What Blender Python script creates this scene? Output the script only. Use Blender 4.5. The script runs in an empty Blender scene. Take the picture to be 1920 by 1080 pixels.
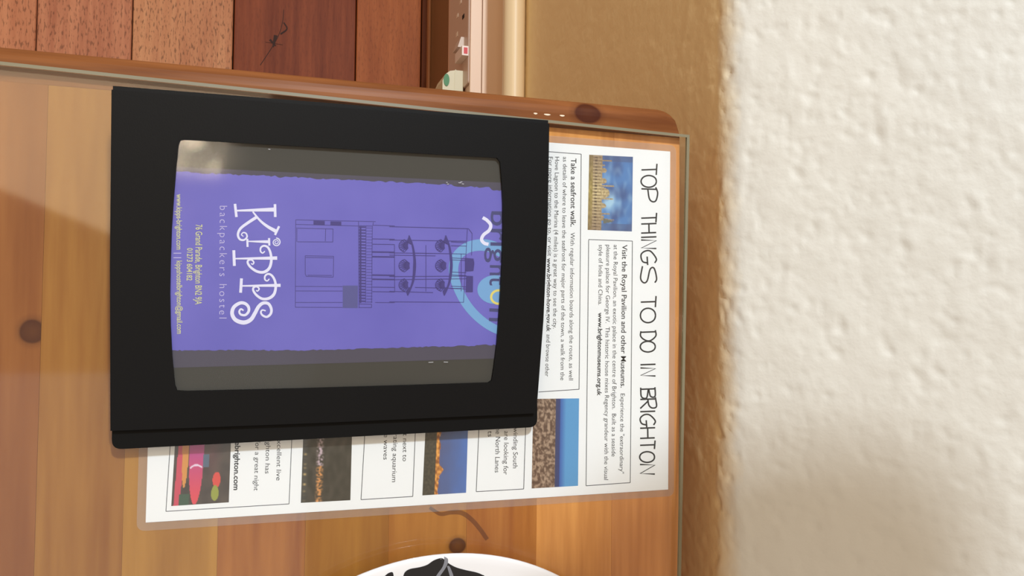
import bpy, bmesh, math, random
from mathutils import Vector, Matrix, noise
from mathutils.geometry import tessellate_polygon, delaunay_2d_cdt

C = bpy.context.scene.collection
scene = bpy.context.scene
M3 = 0.001                       # all lengths below are in millimetres, stored in metres
random.seed(4)

# ------------------------------------------------------------------ camera
F = 1540.0
CAM = Vector((103.37, 49.17, 458.10))
R = Matrix(((-0.01019728, 0.95357745, 0.3009752),
            (0.99935165, 0.02011221, -0.02986252),
            (-0.0345295, 0.30047555, -0.95316429)))
cd = bpy.data.cameras.new('camera')
cam = bpy.data.objects.new('camera', cd)
C.objects.link(cam)
cd.sensor_width = 36.0
cd.lens = F / 1920 * 36.0
cd.clip_start = 0.01
rt, dn, fw = Vector(R[0]), Vector(R[1]), Vector(R[2])
mw = Matrix((rt, -dn, -fw)).transposed().to_4x4()
mw.translation = CAM * M3
cam.matrix_world = mw
scene.camera = cam

# ------------------------------------------------------------------ world, lights, exposure
w = bpy.data.worlds.new('world')
scene.world = w
w.use_nodes = True
bg = w.node_tree.nodes['Background']
bg.inputs[0].default_value = (1.0, 0.80, 0.60, 1)
bg.inputs[1].default_value = 0.50

def area(name, loc, target, sx, sy, power, col, spread=180):
    l = bpy.data.lights.new(name, 'AREA')
    l.shape = 'RECTANGLE'
    l.size, l.size_y = sx * M3, sy * M3
    l.energy = power
    l.color = col
    l.spread = math.radians(spread)
    o = bpy.data.objects.new(name, l)
    C.objects.link(o)
    o.location = Vector(loc) * M3
    o.rotation_euler = (Vector(target) - Vector(loc)).to_track_quat('-Z', 'Y').to_euler()
    return o
area('window_daylight', (-1150, 330, 1900), (80, 260, 0), 150, 150, 39.0, (0.80, 0.91, 1.0))
cg = area('ceiling_glow', (-470, -440, 1600), (-470, -440, 0), 600, 1000, 4.4, (1.0, 0.80, 0.52))
cg.rotation_euler = (0, 0, math.radians(-22))
area('far_window_glow', (690, -300, 1600), (690, -300, 0), 900, 960, 1.3, (0.72, 0.87, 1.0))

pl_ = bpy.data.lights.new('ceiling_bulb', 'POINT')
pl_.energy = 3.0; pl_.shadow_soft_size = 0.035; pl_.color = (1.0, 0.82, 0.6)
plo = bpy.data.objects.new('ceiling_bulb', pl_); C.objects.link(plo)
plo.location = (0.116, -0.092, 1.6)

scene.view_settings.view_transform = 'Standard'
scene.view_settings.look = 'None'
scene.view_settings.exposure = 0.10
scene.view_settings.gamma = 1.0
scene.view_settings.use_curve_mapping = False

# ------------------------------------------------------------------ helpers
def ray(u, v):
    return (rt * ((u - 960) / F) + dn * ((v - 540) / F) + fw)
def onz(u, v, z=0.0):
    d = ray(u, v)
    return CAM + d * ((z - CAM.z) / d.z)
def ony(u, v, y):
    d = ray(u, v)
    return CAM + d * ((y - CAM.y) / d.y)

def srgb(r, g, b):
    f = lambda c: (c / 255 / 12.92) if c / 255 <= 0.04045 else ((c / 255 + 0.055) / 1.055) ** 2.4
    return (f(r), f(g), f(b), 1)

def new_mat(name):
    m = bpy.data.materials.new(name)
    m.use_nodes = True
    nt = m.node_tree
    return m, nt, nt.nodes['Principled BSDF']

def plain(name, col, rough=0.5, spec=0.5, bump=0.0, bscale=900, var=0.0):
    m, nt, b = new_mat(name)
    b.inputs['Base Color'].default_value = col
    b.inputs['Roughness'].default_value = rough
    b.inputs['Specular IOR Level'].default_value = spec
    if bump or var:
        g = nt.nodes.new('ShaderNodeNewGeometry')
        n = nt.nodes.new('ShaderNodeTexNoise')
        n.inputs['Scale'].default_value = bscale
        n.inputs['Detail'].default_value = 4
        nt.links.new(g.outputs['Position'], n.inputs['Vector'])
        if bump:
            bp = nt.nodes.new('ShaderNodeBump')
            bp.inputs['Strength'].default_value = bump
            bp.inputs['Distance'].default_value = 0.001
            nt.links.new(n.outputs['Fac'], bp.inputs['Height'])
            nt.links.new(bp.outputs['Normal'], b.inputs['Normal'])
        if var:
            r = nt.nodes.new('ShaderNodeValToRGB')
            r.color_ramp.elements[0].position = 0.3
            r.color_ramp.elements[1].position = 0.7
            r.color_ramp.elements[0].color = (col[0] * (1 - var), col[1] * (1 - var), col[2] * (1 - var), 1)
            r.color_ramp.elements[1].color = (min(1, col[0] * (1 + var)), min(1, col[1] * (1 + var)), min(1, col[2] * (1 + var)), 1)
            nt.links.new(n.outputs['Fac'], r.inputs['Fac'])
            nt.links.new(r.outputs['Color'], b.inputs['Base Color'])
    return m

def wood(name, c1, c2, axis='X', seed=0.0, rough=0.45, knots=(), scale=1.0, pores=0.0, bump=0.15, crack=None):
    """grain along axis, knots = (x, y, rx, ry) in mm on the board face"""
    m, nt, b = new_mat(name)
    N, L = nt.nodes, nt.links
    g = N.new('ShaderNodeNewGeometry')
    mp = N.new('ShaderNodeMapping')
    mp.inputs['Location'].default_value = (seed, seed * 1.7, seed * .3)
    s = (3 * scale, 40 * scale, 40 * scale) if axis == 'X' else (40 * scale, 3 * scale, 40 * scale)
    mp.inputs['Scale'].default_value = s
    L.new(g.outputs['Position'], mp.inputs['Vector'])
    n1 = N.new('ShaderNodeTexNoise'); n1.inputs['Scale'].default_value = 1.0
    n1.inputs['Detail'].default_value = 6; n1.inputs['Roughness'].default_value = 0.55
    n1.inputs['Distortion'].default_value = 0.6
    L.new(mp.outputs['Vector'], n1.inputs['Vector'])
    n2 = N.new('ShaderNodeTexNoise'); n2.inputs['Scale'].default_value = 5.5
    n2.inputs['Detail'].default_value = 5
    L.new(mp.outputs['Vector'], n2.inputs['Vector'])
    mx = N.new('ShaderNodeMath'); mx.operation = 'MULTIPLY_ADD'
    mx.inputs[1].default_value = 0.35
    L.new(n2.outputs['Fac'], mx.inputs[0]); 
    sc = N.new('ShaderNodeMath'); sc.operation = 'MULTIPLY'; sc.inputs[1].default_value = 0.7
    L.new(n1.outputs['Fac'], sc.inputs[0]); L.new(sc.outputs[0], mx.inputs[2])
    r = N.new('ShaderNodeValToRGB')
    r.color_ramp.elements[0].position = 0.36; r.color_ramp.elements[0].color = c1
    r.color_ramp.elements[1].position = 0.68; r.color_ramp.elements[1].color = c2
    L.new(mx.outputs[0], r.inputs['Fac'])
    col = r.outputs['Color']
    sep = N.new('ShaderNodeSeparateXYZ'); L.new(g.outputs['Position'], sep.inputs[0])
    wob = N.new('ShaderNodeTexNoise'); wob.inputs['Scale'].default_value = 70
    L.new(g.outputs['Position'], wob.inputs['Vector'])
    for (kx, ky, rx, ry) in knots:
        def mth(op, a, bb=None, v=None):
            q = N.new('ShaderNodeMath'); q.operation = op
            if hasattr(a, 'node'): L.new(a, q.inputs[0])
            else: q.inputs[0].default_value = a
            if bb is not None:
                if hasattr(bb, 'node'): L.new(bb, q.inputs[1])
                else: q.inputs[1].default_value = bb
            return q.outputs[0]
        dx = mth('DIVIDE', mth('SUBTRACT', sep.outputs[0], kx * M3), rx * M3)
        dy = mth('DIVIDE', mth('SUBTRACT', sep.outputs[1], ky * M3), ry * M3)
        d = mth('SQRT', mth('ADD', mth('MULTIPLY', dx, dx), mth('MULTIPLY', dy, dy)))
        d = mth('ADD', d, mth('MULTIPLY', wob.outputs['Fac'], 0.22))
        kr = N.new('ShaderNodeValToRGB')
        e = kr.color_ramp.elements
        e[0].position = 0.15; e[0].color = (.75, .75, .75, 1)
        e[1].position = 1.0; e[1].color = (0, 0, 0, 1)
        a = kr.color_ramp.elements.new(0.60); a.color = (0.9, 0.9, 0.9, 1)
        a = kr.color_ramp.elements.new(0.72); a.color = (0.28, 0.28, 0.28, 1)
        dm = mth('MULTIPLY', d, 0.55)
        L.new(dm, kr.inputs['Fac'])
        mix = N.new('ShaderNodeMix'); mix.data_type = 'RGBA'
        L.new(kr.outputs['Color'], mix.inputs[0])
        L.new(col, mix.inputs[6]); mix.inputs[7].default_value = srgb(66, 26, 16)
        col = mix.outputs[2]
    if pores:
        mp2 = N.new('ShaderNodeMapping')
        mp2.inputs['Scale'].default_value = (110, 420, 200) if axis == 'X' else (420, 110, 200)
        L.new(g.outputs['Position'], mp2.inputs['Vector'])
        n3 = N.new('ShaderNodeTexNoise'); n3.inputs['Scale'].default_value = 1; n3.inputs['Detail'].default_value = 3
        L.new(mp2.outputs['Vector'], n3.inputs['Vector'])
        pr = N.new('ShaderNodeValToRGB')
        pr.color_ramp.elements[0].position = 0.36; pr.color_ramp.elements[0].color = (1 - pores, 1 - pores, 1 - pores, 1)
        pr.color_ramp.elements[1].position = 0.46; pr.color_ramp.elements[1].color = (1, 1, 1, 1)
        L.new(n3.outputs['Fac'], pr.inputs['Fac'])
        mm = N.new('ShaderNodeMix'); mm.data_type = 'RGBA'; mm.blend_type = 'MULTIPLY'; mm.inputs[0].default_value = 1
        L.new(col, mm.inputs[6]); L.new(pr.outputs['Color'], mm.inputs[7])
        col = mm.outputs[2]
    L.new(col, b.inputs['Base Color'])
    b.inputs['Roughness'].default_value = rough
    b.inputs['Specular IOR Level'].default_value = 0.12
    bp = N.new('ShaderNodeBump'); bp.inputs['Strength'].default_value = bump; bp.inputs['Distance'].default_value = 0.0006
    L.new(n2.outputs['Fac'], bp.inputs['Height']); L.new(bp.outputs['Normal'], b.inputs['Normal'])
    return m

def tag(o, label=None, cat=None, group=None, kind=None):
    if label: o['label'] = label
    if cat: o['category'] = cat
    if group: o['group'] = group
    if kind: o['kind'] = kind
    return o

def empty(name, loc, label=None, cat=None, group=None, kind=None):
    o = bpy.data.objects.new(name, None)
    o.empty_display_size = 0.02
    C.objects.link(o)
    o.location = Vector(loc) * M3
    return tag(o, label, cat, group, kind)

def wloc(o):
    p = Vector((0, 0, 0))
    while o is not None:
        p += o.location
        o = o.parent
    return p

def link(name, me, mats, parent=None, smooth=False, loc=None):
    """me has vertices in world metres; they are made local to parent (or loc)"""
    base = wloc(parent) if parent else (Vector(loc) * M3 if loc is not None else Vector((0, 0, 0)))
    me.transform(Matrix.Translation(-base))
    o = bpy.data.objects.new(name, me)
    for m in (mats if isinstance(mats, (list, tuple)) else [mats]):
        me.materials.append(m)
    if smooth:
        me.polygons.foreach_set('use_smooth', [True] * len(me.polygons))
    C.objects.link(o)
    if parent: o.parent = parent
    elif loc is not None: o.location = base
    return o

def mesh(name, verts, faces, mats, parent=None, smooth=False, loc=None):
    me = bpy.data.meshes.new(name)
    me.from_pydata([tuple(Vector(v) * M3) for v in verts], [], faces)
    me.update()
    return link(name, me, mats, parent, smooth, loc)

def box_geo(x0, x1, y0, y1, z0, z1):
    v = [(x, y, z) for z in (z0, z1) for y in (y0, y1) for x in (x0, x1)]
    f = [(0, 2, 3, 1), (4, 5, 7, 6), (0, 1, 5, 4), (2, 6, 7, 3), (0, 4, 6, 2), (1, 3, 7, 5)]
    return v, f

def box(name, x0, x1, y0, y1, z0, z1, m, parent=None, bevel=1.0, loc=None, seg=2):
    v, f = box_geo(x0, x1, y0, y1, z0, z1)
    me = bpy.data.meshes.new(name)
    bm = bmesh.new()
    bv = [bm.verts.new(Vector(p) * M3) for p in v]
    for q in f: bm.faces.new([bv[i] for i in q])
    if bevel:
        bmesh.ops.bevel(bm, geom=bm.edges[:], offset=bevel * M3, segments=seg, affect='EDGES', profile=0.6)
    bmesh.ops.recalc_face_normals(bm, faces=bm.faces)
    bm.to_mesh(me); bm.free()
    return link(name, me, m, parent, False, loc)

def extrude_poly(name, top, down, m, parent=None, holes=(), loc=None, bevel=0):
    """closed slab: polygon top (3-D points), with holes, pushed along vector down"""
    loops = [list(top)] + [list(h) for h in holes]
    pts = [Vector(p) for l in loops for p in l]
    tris = tessellate_polygon([[Vector(p) for p in l] for l in loops])
    n = len(pts)
    verts = pts + [p + Vector(down) for p in pts]
    faces = [tuple(t) for t in tris] + [(t[2] + n, t[1] + n, t[0] + n) for t in tris]
    k = 0
    for l in loops:
        c = len(l)
        for i in range(c):
            a, b_ = k + i, k + (i + 1) % c
            faces.append((a, b_, b_ + n, a + n))
        k += c
    me = bpy.data.meshes.new(name)
    me.from_pydata([tuple(Vector(v) * M3) for v in verts], [], faces)
    bm = bmesh.new(); bm.from_mesh(me)
    bmesh.ops.recalc_face_normals(bm, faces=bm.faces)
    bm.to_mesh(me); bm.free()
    return link(name, me, m, parent, False, loc)

def spline(pts, n=8):
    out = []
    P = [Vector(p) for p in pts]
    for i in range(len(P) - 1):
        p0 = P[i - 1] if i else P[i] * 2 - P[i + 1]
        p1, p2 = P[i], P[i + 1]
        p3 = P[i + 2] if i + 2 < len(P) else P[i + 1] * 2 - P[i]
        for k in range(n):
            t = k / n
            out.append(0.5 * ((2 * p1) + (p2 - p0) * t + (2 * p0 - 5 * p1 + 4 * p2 - p3) * t * t + (3 * p1 - p0 - 3 * p2 + p3) * t ** 3))
    out.append(P[-1])
    return out

class Ink:
    """collects flat printed strokes and fills given as points of a plane, one mesh in the end"""
    def __init__(s, proj, lift):
        s.proj, s.lift, s.v, s.f = proj, lift, [], []
    def put(s, pts2):
        a = len(s.v)
        s.lift += 0.0015
        for p in pts2: s.v.append(s.proj(p[0], p[1], s.lift))
        return a
    def stroke(s, pts, w0, w1=None, wm=None, smooth=True, n=8):
        """pts in photo pixels, widths in pixels (start, end, middle)"""
        if w1 is None: w1 = w0
        pts = [Vector(p).to_2d() for p in pts]
        q = spline(pts, n) if smooth and len(pts) > 2 else pts
        L = len(q)
        ring = []
        for i, p in enumerate(q):
            d = (q[min(i + 1, L - 1)] - q[max(i - 1, 0)])
            if d.length < 1e-6: d = Vector((1, 0))
            d.normalize()
            nn = Vector((-d.y, d.x))
            t = i / max(1, L - 1)
            wd = w0 + (w1 - w0) * t
            if wm is not None:
                wd = w0 + (wm - w0) * t * 2 if t < .5 else wm + (w1 - wm) * (t - .5) * 2
            ring.append((p + nn * wd / 2, p - nn * wd / 2))
        a = s.put([r for pr in ring for r in pr])
        for i in range(L - 1):
            k = a + 2 * i
            s.f.append((k, k + 1, k + 3, k + 2))
    def rect(s, x0, y0, x1, y1, wd):
        for a, b_ in (((x0, y0), (x1, y0)), ((x1, y0), (x1, y1)), ((x1, y1), (x0, y1)), ((x0, y1), (x0, y0))):
            s.stroke([a, b_], wd)
    def fill(s, pts):
        a = s.put(pts)
        tr = tessellate_polygon([[Vector((p[0], p[1], 0)) for p in pts]])
        for t in tr: s.f.append(tuple(a + i for i in t))
    def text(s, body, p0, p1, cap, bold=0.0, space=1.0):
        """body runs from pixel p0 to p1 along its baseline, capitals cap pixels tall"""
        cu = bpy.data.curves.new('t', 'FONT')
        cu.body = body; cu.size = 1.0; cu.offset = bold; cu.space_character = space
        cu.resolution_u = 3
        ob = bpy.data.objects.new('t', cu)
        C.objects.link(ob)
        bpy.context.view_layer.update()
        dg = bpy.context.evaluated_depsgraph_get()
        me = bpy.data.meshes.new_from_object(ob.evaluated_get(dg))
        xs = [v.co.x for v in me.vertices]
        x0, x1 = min(xs), max(xs)
        A, B = Vector(p0), Vector(p1)
        ux = (B - A) / (x1 - x0)
        d = (B - A).normalized()
        up = Vector((d.y, -d.x)) * (cap / 0.70)
        a = s.put([A + ux * (v.co.x - x0) + up * v.co.y for v in me.vertices])
        for p in me.polygons: s.f.append(tuple(a + i for i in p.vertices))
        bpy.data.objects.remove(ob); bpy.data.curves.remove(cu); bpy.data.meshes.remove(me)
    def build(s, name, m, parent, label=None):
        o = mesh(name, s.v, s.f, m, parent)
        if label: o['label'] = label
        return o

def picture(name, proj, lift, corners, nx, ny, fn, parent, label):
    """a printed photo: a fine grid whose vertex colours are the print. corners px: TL, TR, BR, BL; fn(s,t) -> sRGB"""
    a, b_, c, d = [Vector(p) for p in corners]
    v, f, col = [], [], []
    for j in range(ny + 1):
        t = j / ny
        for i in range(nx + 1):
            s = i / nx
            p = (a * (1 - s) + b_ * s) * (1 - t) + (d * (1 - s) + c * s) * t
            v.append(proj(p.x, p.y, lift))
            col.append(srgb(*[max(0, min(255, q)) for q in fn(s, t)]))
    for j in range(ny):
        for i in range(nx):
            k = j * (nx + 1) + i
            f.append((k, k + 1, k + nx + 2, k + nx + 1))
    o = mesh(name, v, f, M['print'], parent)
    ca = o.data.color_attributes.new('print', 'FLOAT_COLOR', 'POINT')
    ca.data.foreach_set('color', [x for q in col for x in q])
    o['label'] = label
    return o

M = {}
M['white_metal'] = plain('white_plastic', srgb(232, 214, 200), 0.35)
M['paper'] = plain('white_paper', srgb(246, 248, 251), 0.35, 0.4)
M['laminate'] = None
M['black_ink'] = plain('black_ink', srgb(28, 28, 32), 0.5)
M['grey_ink'] = plain('grey_ink', srgb(70, 72, 78), 0.5)
m, nt, b = new_mat('photo_print')
at_ = nt.nodes.new('ShaderNodeAttribute'); at_.attribute_name = 'print'
nt.links.new(at_.outputs['Color'], b.inputs['Base Color']); b.inputs['Roughness'].default_value = 0.4
M['print'] = m

def clear(name, tint, rough=0.02, strength=1.0):
    m = bpy.data.materials.new(name); m.use_nodes = True
    nt = m.node_tree; N, L = nt.nodes, nt.links
    N.remove(N['Principled BSDF'])
    out = N['Material Output']
    tr = N.new('ShaderNodeBsdfTransparent'); tr.inputs[0].default_value = tint
    gl = N.new('ShaderNodeBsdfGlossy'); gl.inputs['Roughness'].default_value = rough
    lw = N.new('ShaderNodeLayerWeight'); lw.inputs['Blend'].default_value = 0.5
    pw = N.new('ShaderNodeMath'); pw.operation = 'POWER'; pw.inputs[1].default_value = 5
    L.new(lw.outputs['Facing'], pw.inputs[0])
    fr = N.new('ShaderNodeMath'); fr.operation = 'MULTIPLY_ADD'; fr.inputs[1].default_value = 0.96; fr.inputs[2].default_value = 0.04
    L.new(pw.outputs[0], fr.inputs[0])
    ml = N.new('ShaderNodeMath'); ml.operation = 'MULTIPLY'; ml.inputs[1].default_value = strength; ml.use_clamp = True
    L.new(fr.outputs[0], ml.inputs[0])
    mx = N.new('ShaderNodeMixShader')
    L.new(ml.outputs[0], mx.inputs[0]); L.new(tr.outputs[0], mx.inputs[1]); L.new(gl.outputs[0], mx.inputs[2])
    L.new(mx.outputs[0], out.inputs[0])
    return m, gl
M['glass'], _ = clear('clear_glass', (0.985, 0.988, 0.985, 1), 0.05, 1.0)
M['film'], gl = clear('clear_film', (0.96, 0.96, 0.96, 1), 0.10, 0.6)
M['window_glass'], _ = clear('window_glass', (0.97, 0.98, 0.98, 1))
M['glass_edge'] = plain('green_glass_edge', srgb(140, 146, 120), 0.25, 0.6)
# laminate pouch margin: clear plastic with a faint milky body
m = bpy.data.materials.new('laminate_pouch'); m.use_nodes = True
nt = m.node_tree
trn = nt.nodes.new('ShaderNodeBsdfTransparent'); mxs = nt.nodes.new('ShaderNodeMixShader')
pb = nt.nodes['Principled BSDF']; pb.inputs['Base Color'].default_value = srgb(235, 215, 205); pb.inputs['Roughness'].default_value = 0.15
mxs.inputs[0].default_value = 0.13
nt.links.new(trn.outputs[0], mxs.inputs[1]); nt.links.new(pb.outputs[0], mxs.inputs[2]); nt.links.new(mxs.outputs[0], nt.nodes['Material Output'].inputs[0])
M['laminate'] = m

# ================================================================== SETTING
FLOOR = -760.0
WALL_Y = 335.0
# floor: planks running left to right, each an own board
floor = empty('floor', (0, 0, FLOOR), kind='structure')
mesh('subfloor', *box_geo(-1600, 1600, -1600, 345, FLOOR - 30, FLOOR - 19), plain('dark_subfloor', srgb(40, 24, 16), 0.9), floor)
edges = [-980, -860, -735, -610, -490, -365, -232, -116, 15, 187, 285, 334]
cols = [((150, 92, 62), (180, 120, 86), .35), ((120, 70, 48), (150, 95, 66), .3), ((160, 104, 72), (190, 132, 98), .4),
        ((122, 66, 42), (150, 90, 62), .2), ((150, 96, 62), (176, 116, 78), .35),
        ((176, 108, 76), (208, 142, 104), .45), ((160, 94, 68), (204, 138, 102), .45), ((172, 108, 74), (206, 146, 104), .5),
        ((106, 46, 22), (142, 72, 40), .12), ((146, 76, 38), (176, 100, 54), .2), ((96, 50, 28), (112, 60, 34), .1)]
for i in range(len(edges) - 1):
    a, b_, p = cols[i]
    mt = wood('floor_wood_%d' % i, srgb(*a), srgb(*b_), 'X', seed=i * 3.1, rough=0.5, scale=0.8, pores=p, bump=0.4)
    o = box('plank', -1500, 1300, edges[i] + 0.8, edges[i + 1] - 0.8, FLOOR - 18, FLOOR + random.uniform(-0.4, 0.4), mt, floor, bevel=1.2, seg=1)
# the star-shaped drying crack in the dark plank
ck = Ink(lambda u, v, l: onz(u, v, FLOOR + 0.6 + l), 0.1)
for pts, w0, w1 in (([(532, 18), (530, 40), (524, 62), (514, 82), (500, 104), (488, 122)], 1.0, 1.2), ([(498, 79), (512, 81), (530, 84)], .6, .6),
                    ([(532, 42), (538, 54), (526, 64)], 2.0, 3.0), ([(506, 74), (517, 86)], 4, 2), ([(517, 66), (512, 88)], 7, 3)):
    ck.stroke(pts, w0, w1)
ck.build('crack', plain('dark_crack', srgb(52, 26, 18), 0.8), floor, 'dark star-shaped crack in a floor plank')

# back wall: vertical lower wall, rounded shoulder, then a plastered slope up to the window
def frange(a, b_, s):
    o = []
    while a < b_ - 1e-6:
        o.append(a); a += s
    return o
xs = frange(-1500, -480, 60) + frange(-480, 430, 2.0) + frange(430, 1301, 60)
SL = math.radians(40)
RAD = 24.0
prof = []                                     # (y, z, ny, nz, s)
for z in frange(-760, -420, 40) + frange(-420, -60, 5) + frange(-60, -6, 2.6):
    prof.append((WALL_Y, z, -1.0, 0.0))
phi_end = math.pi / 2 - SL                    # turn of the normal from -Y towards +Z
for k in range(13):
    ph = phi_end * k / 12
    cy, cz = WALL_Y + RAD, -6.0
    prof.append((cy - RAD * math.cos(ph), cz + RAD * math.sin(ph), -math.cos(ph), math.sin(ph)))
y0, z0 = prof[-1][0], prof[-1][1]
sl = frange(2.0, 180, 2.0) + [200, 225, 250]
for s in sl:
    prof.append((y0 + s * math.cos(SL), z0 + s * math.sin(SL), -math.sin(SL), math.cos(SL)))
def plaster(x, y, z):
    s = z * 1.0 + y * .6
    a = noise.noise(Vector((x * .012, s * .012, 3.1))) * 1.1
    b_ = noise.noise(Vector((x * .045 + 5, s * .04, 9.0))) * 0.7
    q = Vector((x * .105 + s * .04, s * .13 - x * .045, 1.7))
    c = noise.noise(q)
    pit = -max(0.0, c - 0.22) * 2.2
    q2 = Vector((x * .24 + s * .08, s * .27 - x * .08, 7.7))
    pit -= max(0.0, noise.noise(q2) - 0.30) * 2.4
    rid = max(0.0, noise.noise(Vector((x * .06 + s * .05, s * .085 - x * .03, 21.0))) - .15) * 1.1
    return a + b_ + pit + rid
V, Fc = [], []
for (y, z, ny, nz) in prof:
    damp = 0.35 if z < -60 else (0.6 if z < -6 else 1.0)
    for x in xs:
        h = plaster(x, y, z) * damp
        V.append((x, y + ny * h, z + nz * h))
nX = len(xs)
for j in range(len(prof) - 1):
    for i in range(nX - 1):
        k = j * nX + i
        Fc.append((k, k + 1, k + nX + 1, k + nX))
m, nt, b = new_mat('painted_plaster')
N, L = nt.nodes, nt.links
g = N.new('ShaderNodeNewGeometry'); sp = N.new('ShaderNodeSeparateXYZ'); L.new(g.outputs['Position'], sp.inputs[0])
n1 = N.new('ShaderNodeTexNoise'); n1.inputs['Scale'].default_value = 45; n1.inputs['Detail'].default_value = 3
L.new(g.outputs['Position'], n1.inputs['Vector'])
ma = N.new('ShaderNodeMath'); ma.operation = 'MULTIPLY_ADD'; ma.inputs[1].default_value = 0.012
L.new(n1.outputs['Fac'], ma.inputs[0]); L.new(sp.outputs[2], ma.inputs[2])
mr = N.new('ShaderNodeMapRange'); mr.inputs['From Min'].default_value = -0.002; mr.inputs['From Max'].default_value = 0.016
L.new(ma.outputs[0], mr.inputs['Value'])
mxx = N.new('ShaderNodeMix'); mxx.data_type = 'RGBA'
L.new(mr.outputs[0], mxx.inputs[0])
mxx.inputs[6].default_value = srgb(243, 216, 164); mxx.inputs[7].default_value = srgb(218, 215, 207)
L.new(mxx.outputs[2], b.inputs['Base Color'])
b.inputs['Roughness'].default_value = 0.6
n2 = N.new('ShaderNodeTexNoise'); n2.inputs['Scale'].default_value = 150; n2.inputs['Detail'].default_value = 4
L.new(g.outputs['Position'], n2.inputs['Vector'])
bp = N.new('ShaderNodeBump'); bp.inputs['Strength'].default_value = 0.16; bp.inputs['Distance'].default_value = 0.003
L.new(n2.outputs['Fac'], bp.inputs['Height']); L.new(bp.outputs['Normal'], b.inputs['Normal'])
M['plaster'] = m
wall = mesh('wall_back', V, Fc, m, None, smooth=True, loc=(0, WALL_Y, FLOOR))
tag(wall, kind='structure')

# window above the slope (out of the photo): frame, panes, and wall around it
yw, zw = prof[-1][0], prof[-1][1]
win = empty('window_1', (60, yw, zw), kind='structure')
wf = M['white_metal']
for nm, a in (('frame_rail', (-480, 600, yw, yw + 60, zw, zw + 45)), ('frame_rail', (-480, 600, yw, yw + 60, zw + 900, zw + 950)),
              ('frame_stile', (-480, -430, yw, yw + 60, zw + 45, zw + 900)), ('frame_stile', (550, 600, yw, yw + 60, zw + 45, zw + 900)),
              ('frame_stile', (35, 85, yw, yw + 60, zw + 45, zw + 900))):
    box(nm, *a, wf, win, bevel=3)
for x0, x1 in ((-430, 35), (85, 550)):
    mesh('pane', *box_geo(x0, x1, yw + 28, yw + 32, zw + 45, zw + 900), M['window_glass'], win)

# dado trunking, skirting and pipe along the wall
skm = plain('brown_skirting', srgb(120, 84, 52), 0.4, bump=.1)
sk = empty('baseboard_back', (0, 300, FLOOR), kind='structure')
box('board', -1500, 1300, 297, 334, FLOOR, -606, skm, sk, bevel=3)
box('bead', -1500, 1300, 293, 297, FLOOR, FLOOR + 14, plain('tan_bead', srgb(170, 112, 72), .5), sk, bevel=1.5)
tk = empty('trim_1', (0, 310, -500), kind='structure')
tm = M['trunk'] = plain('cream_trunking', srgb(234, 204, 178), 0.35)
tm2 = plain('cream_trunking_face', srgb(214, 176, 152), 0.4)
box('trunking_body', -1500, 1300, 291.5, 334.0, -606, -484.5, tm2, tk, bevel=1.0)
box('trunking_lid', -1500, 1300, 290, 304, -485, -480, tm, tk, bevel=1.0)
box('trunking_lid', -1500, 1300, 304.8, 333.0, -485, -480, tm, tk, bevel=1.0)
def tube(name, p0, p1, r, m, parent=None, loc=None, seg=28):
    a, b_ = Vector(p0), Vector(p1)
    d = (b_ - a).normalized()
    u = d.orthogonal().normalized(); v_ = d.cross(u)
    V = []
    for p in (a, b_):
        for k in range(seg):
            t = 2 * math.pi * k / seg
            V.append(p + (u * math.cos(t) + v_ * math.sin(t)) * r)
    Fq = [(k, (k + 1) % seg, seg + (k + 1) % seg, seg + k) for k in range(seg)] + [tuple(range(seg)), tuple(range(2 * seg - 1, seg - 1, -1))]
    return mesh(name, V, Fq, m, parent, smooth=False, loc=loc)
pipe = tube('heating_pipe', (-1500, 322, -410), (1300, 322, -410), 12.5, plain('cream_gloss_paint', srgb(232, 206, 164), 0.28), loc=(0, 322, -410))
for p in pipe.data.polygons: p.use_smooth = len(p.vertices) == 4
tag(pipe, 'cream painted round pipe running along the wall above the trunking', 'pipe')
for x in (-700, 500):
    box('pipe_clip', x - 8, x + 8, 320, 335, -424, -396, M['white_metal'], pipe, bevel=1)

# double socket on the trunking face
def zx(u, v, y=286.0): return ony(u, v, y)
c0 = zx(865, 60)
so = empty('double_socket', (c0.x, 288, -545), 'white double wall socket on the trunking, one red rocker switch', 'socket')
sx0, sx1 = zx(865, -40).x, zx(865, 164).x
szl, szh = -588, -485
pm = plain('socket_plastic', srgb(205, 178, 160), 0.4)
box('face_plate', sx0, sx1, 288.5, 291.7, szl, szh, pm, so, bevel=2.5)
dm = plain('socket_hole', srgb(22, 16, 14), 0.8)
lm = plain('socket_shutter', srgb(235, 215, 195), 0.4)
def on_plate(u, v): return ony(u, v, 288.5)
for (u, v, wx, hz, mm) in ((869, 31, 5, 9, dm), (858, 30, 5, 8, lm), (857, 65, 6, 8, lm), (864, 4, 5, 8, lm)):
    p = on_plate(u, v)
    box('pin_hole', p.x - wx / 2, p.x + wx / 2, 287.9, 288.8, p.z - hz / 2, p.z + hz / 2, mm, so, bevel=0.3, seg=1)
rx0, rx1 = on_plate(871, 69).x, on_plate(871, 88).x
rk = extrude_poly('rocker_switch', [(rx0, 288.6, -505), (rx0, 284.5, -505), (rx1, 280.5, -505), (rx1, 288.6, -505)], (0, 0, -26), plain('rocker_plastic', srgb(206, 184, 166), .35), so)
rx0, rx1 = on_plate(875, 90).x, on_plate(875, 108).x
rr = box('rocker_switch', rx0, rx1, 280.8, 289, -520, -484.6, plain('rocker_white', srgb(240, 225, 215), .35), so, bevel=.6)
mesh('red_marker', *box_geo(rx0 + 2.2, rx1 - 2.2, 283.0, 287.6, -484.8, -484.2), plain('red_marker', srgb(205, 24, 24), .4), rr)['label'] = 'red marker on top of the switch'

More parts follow.
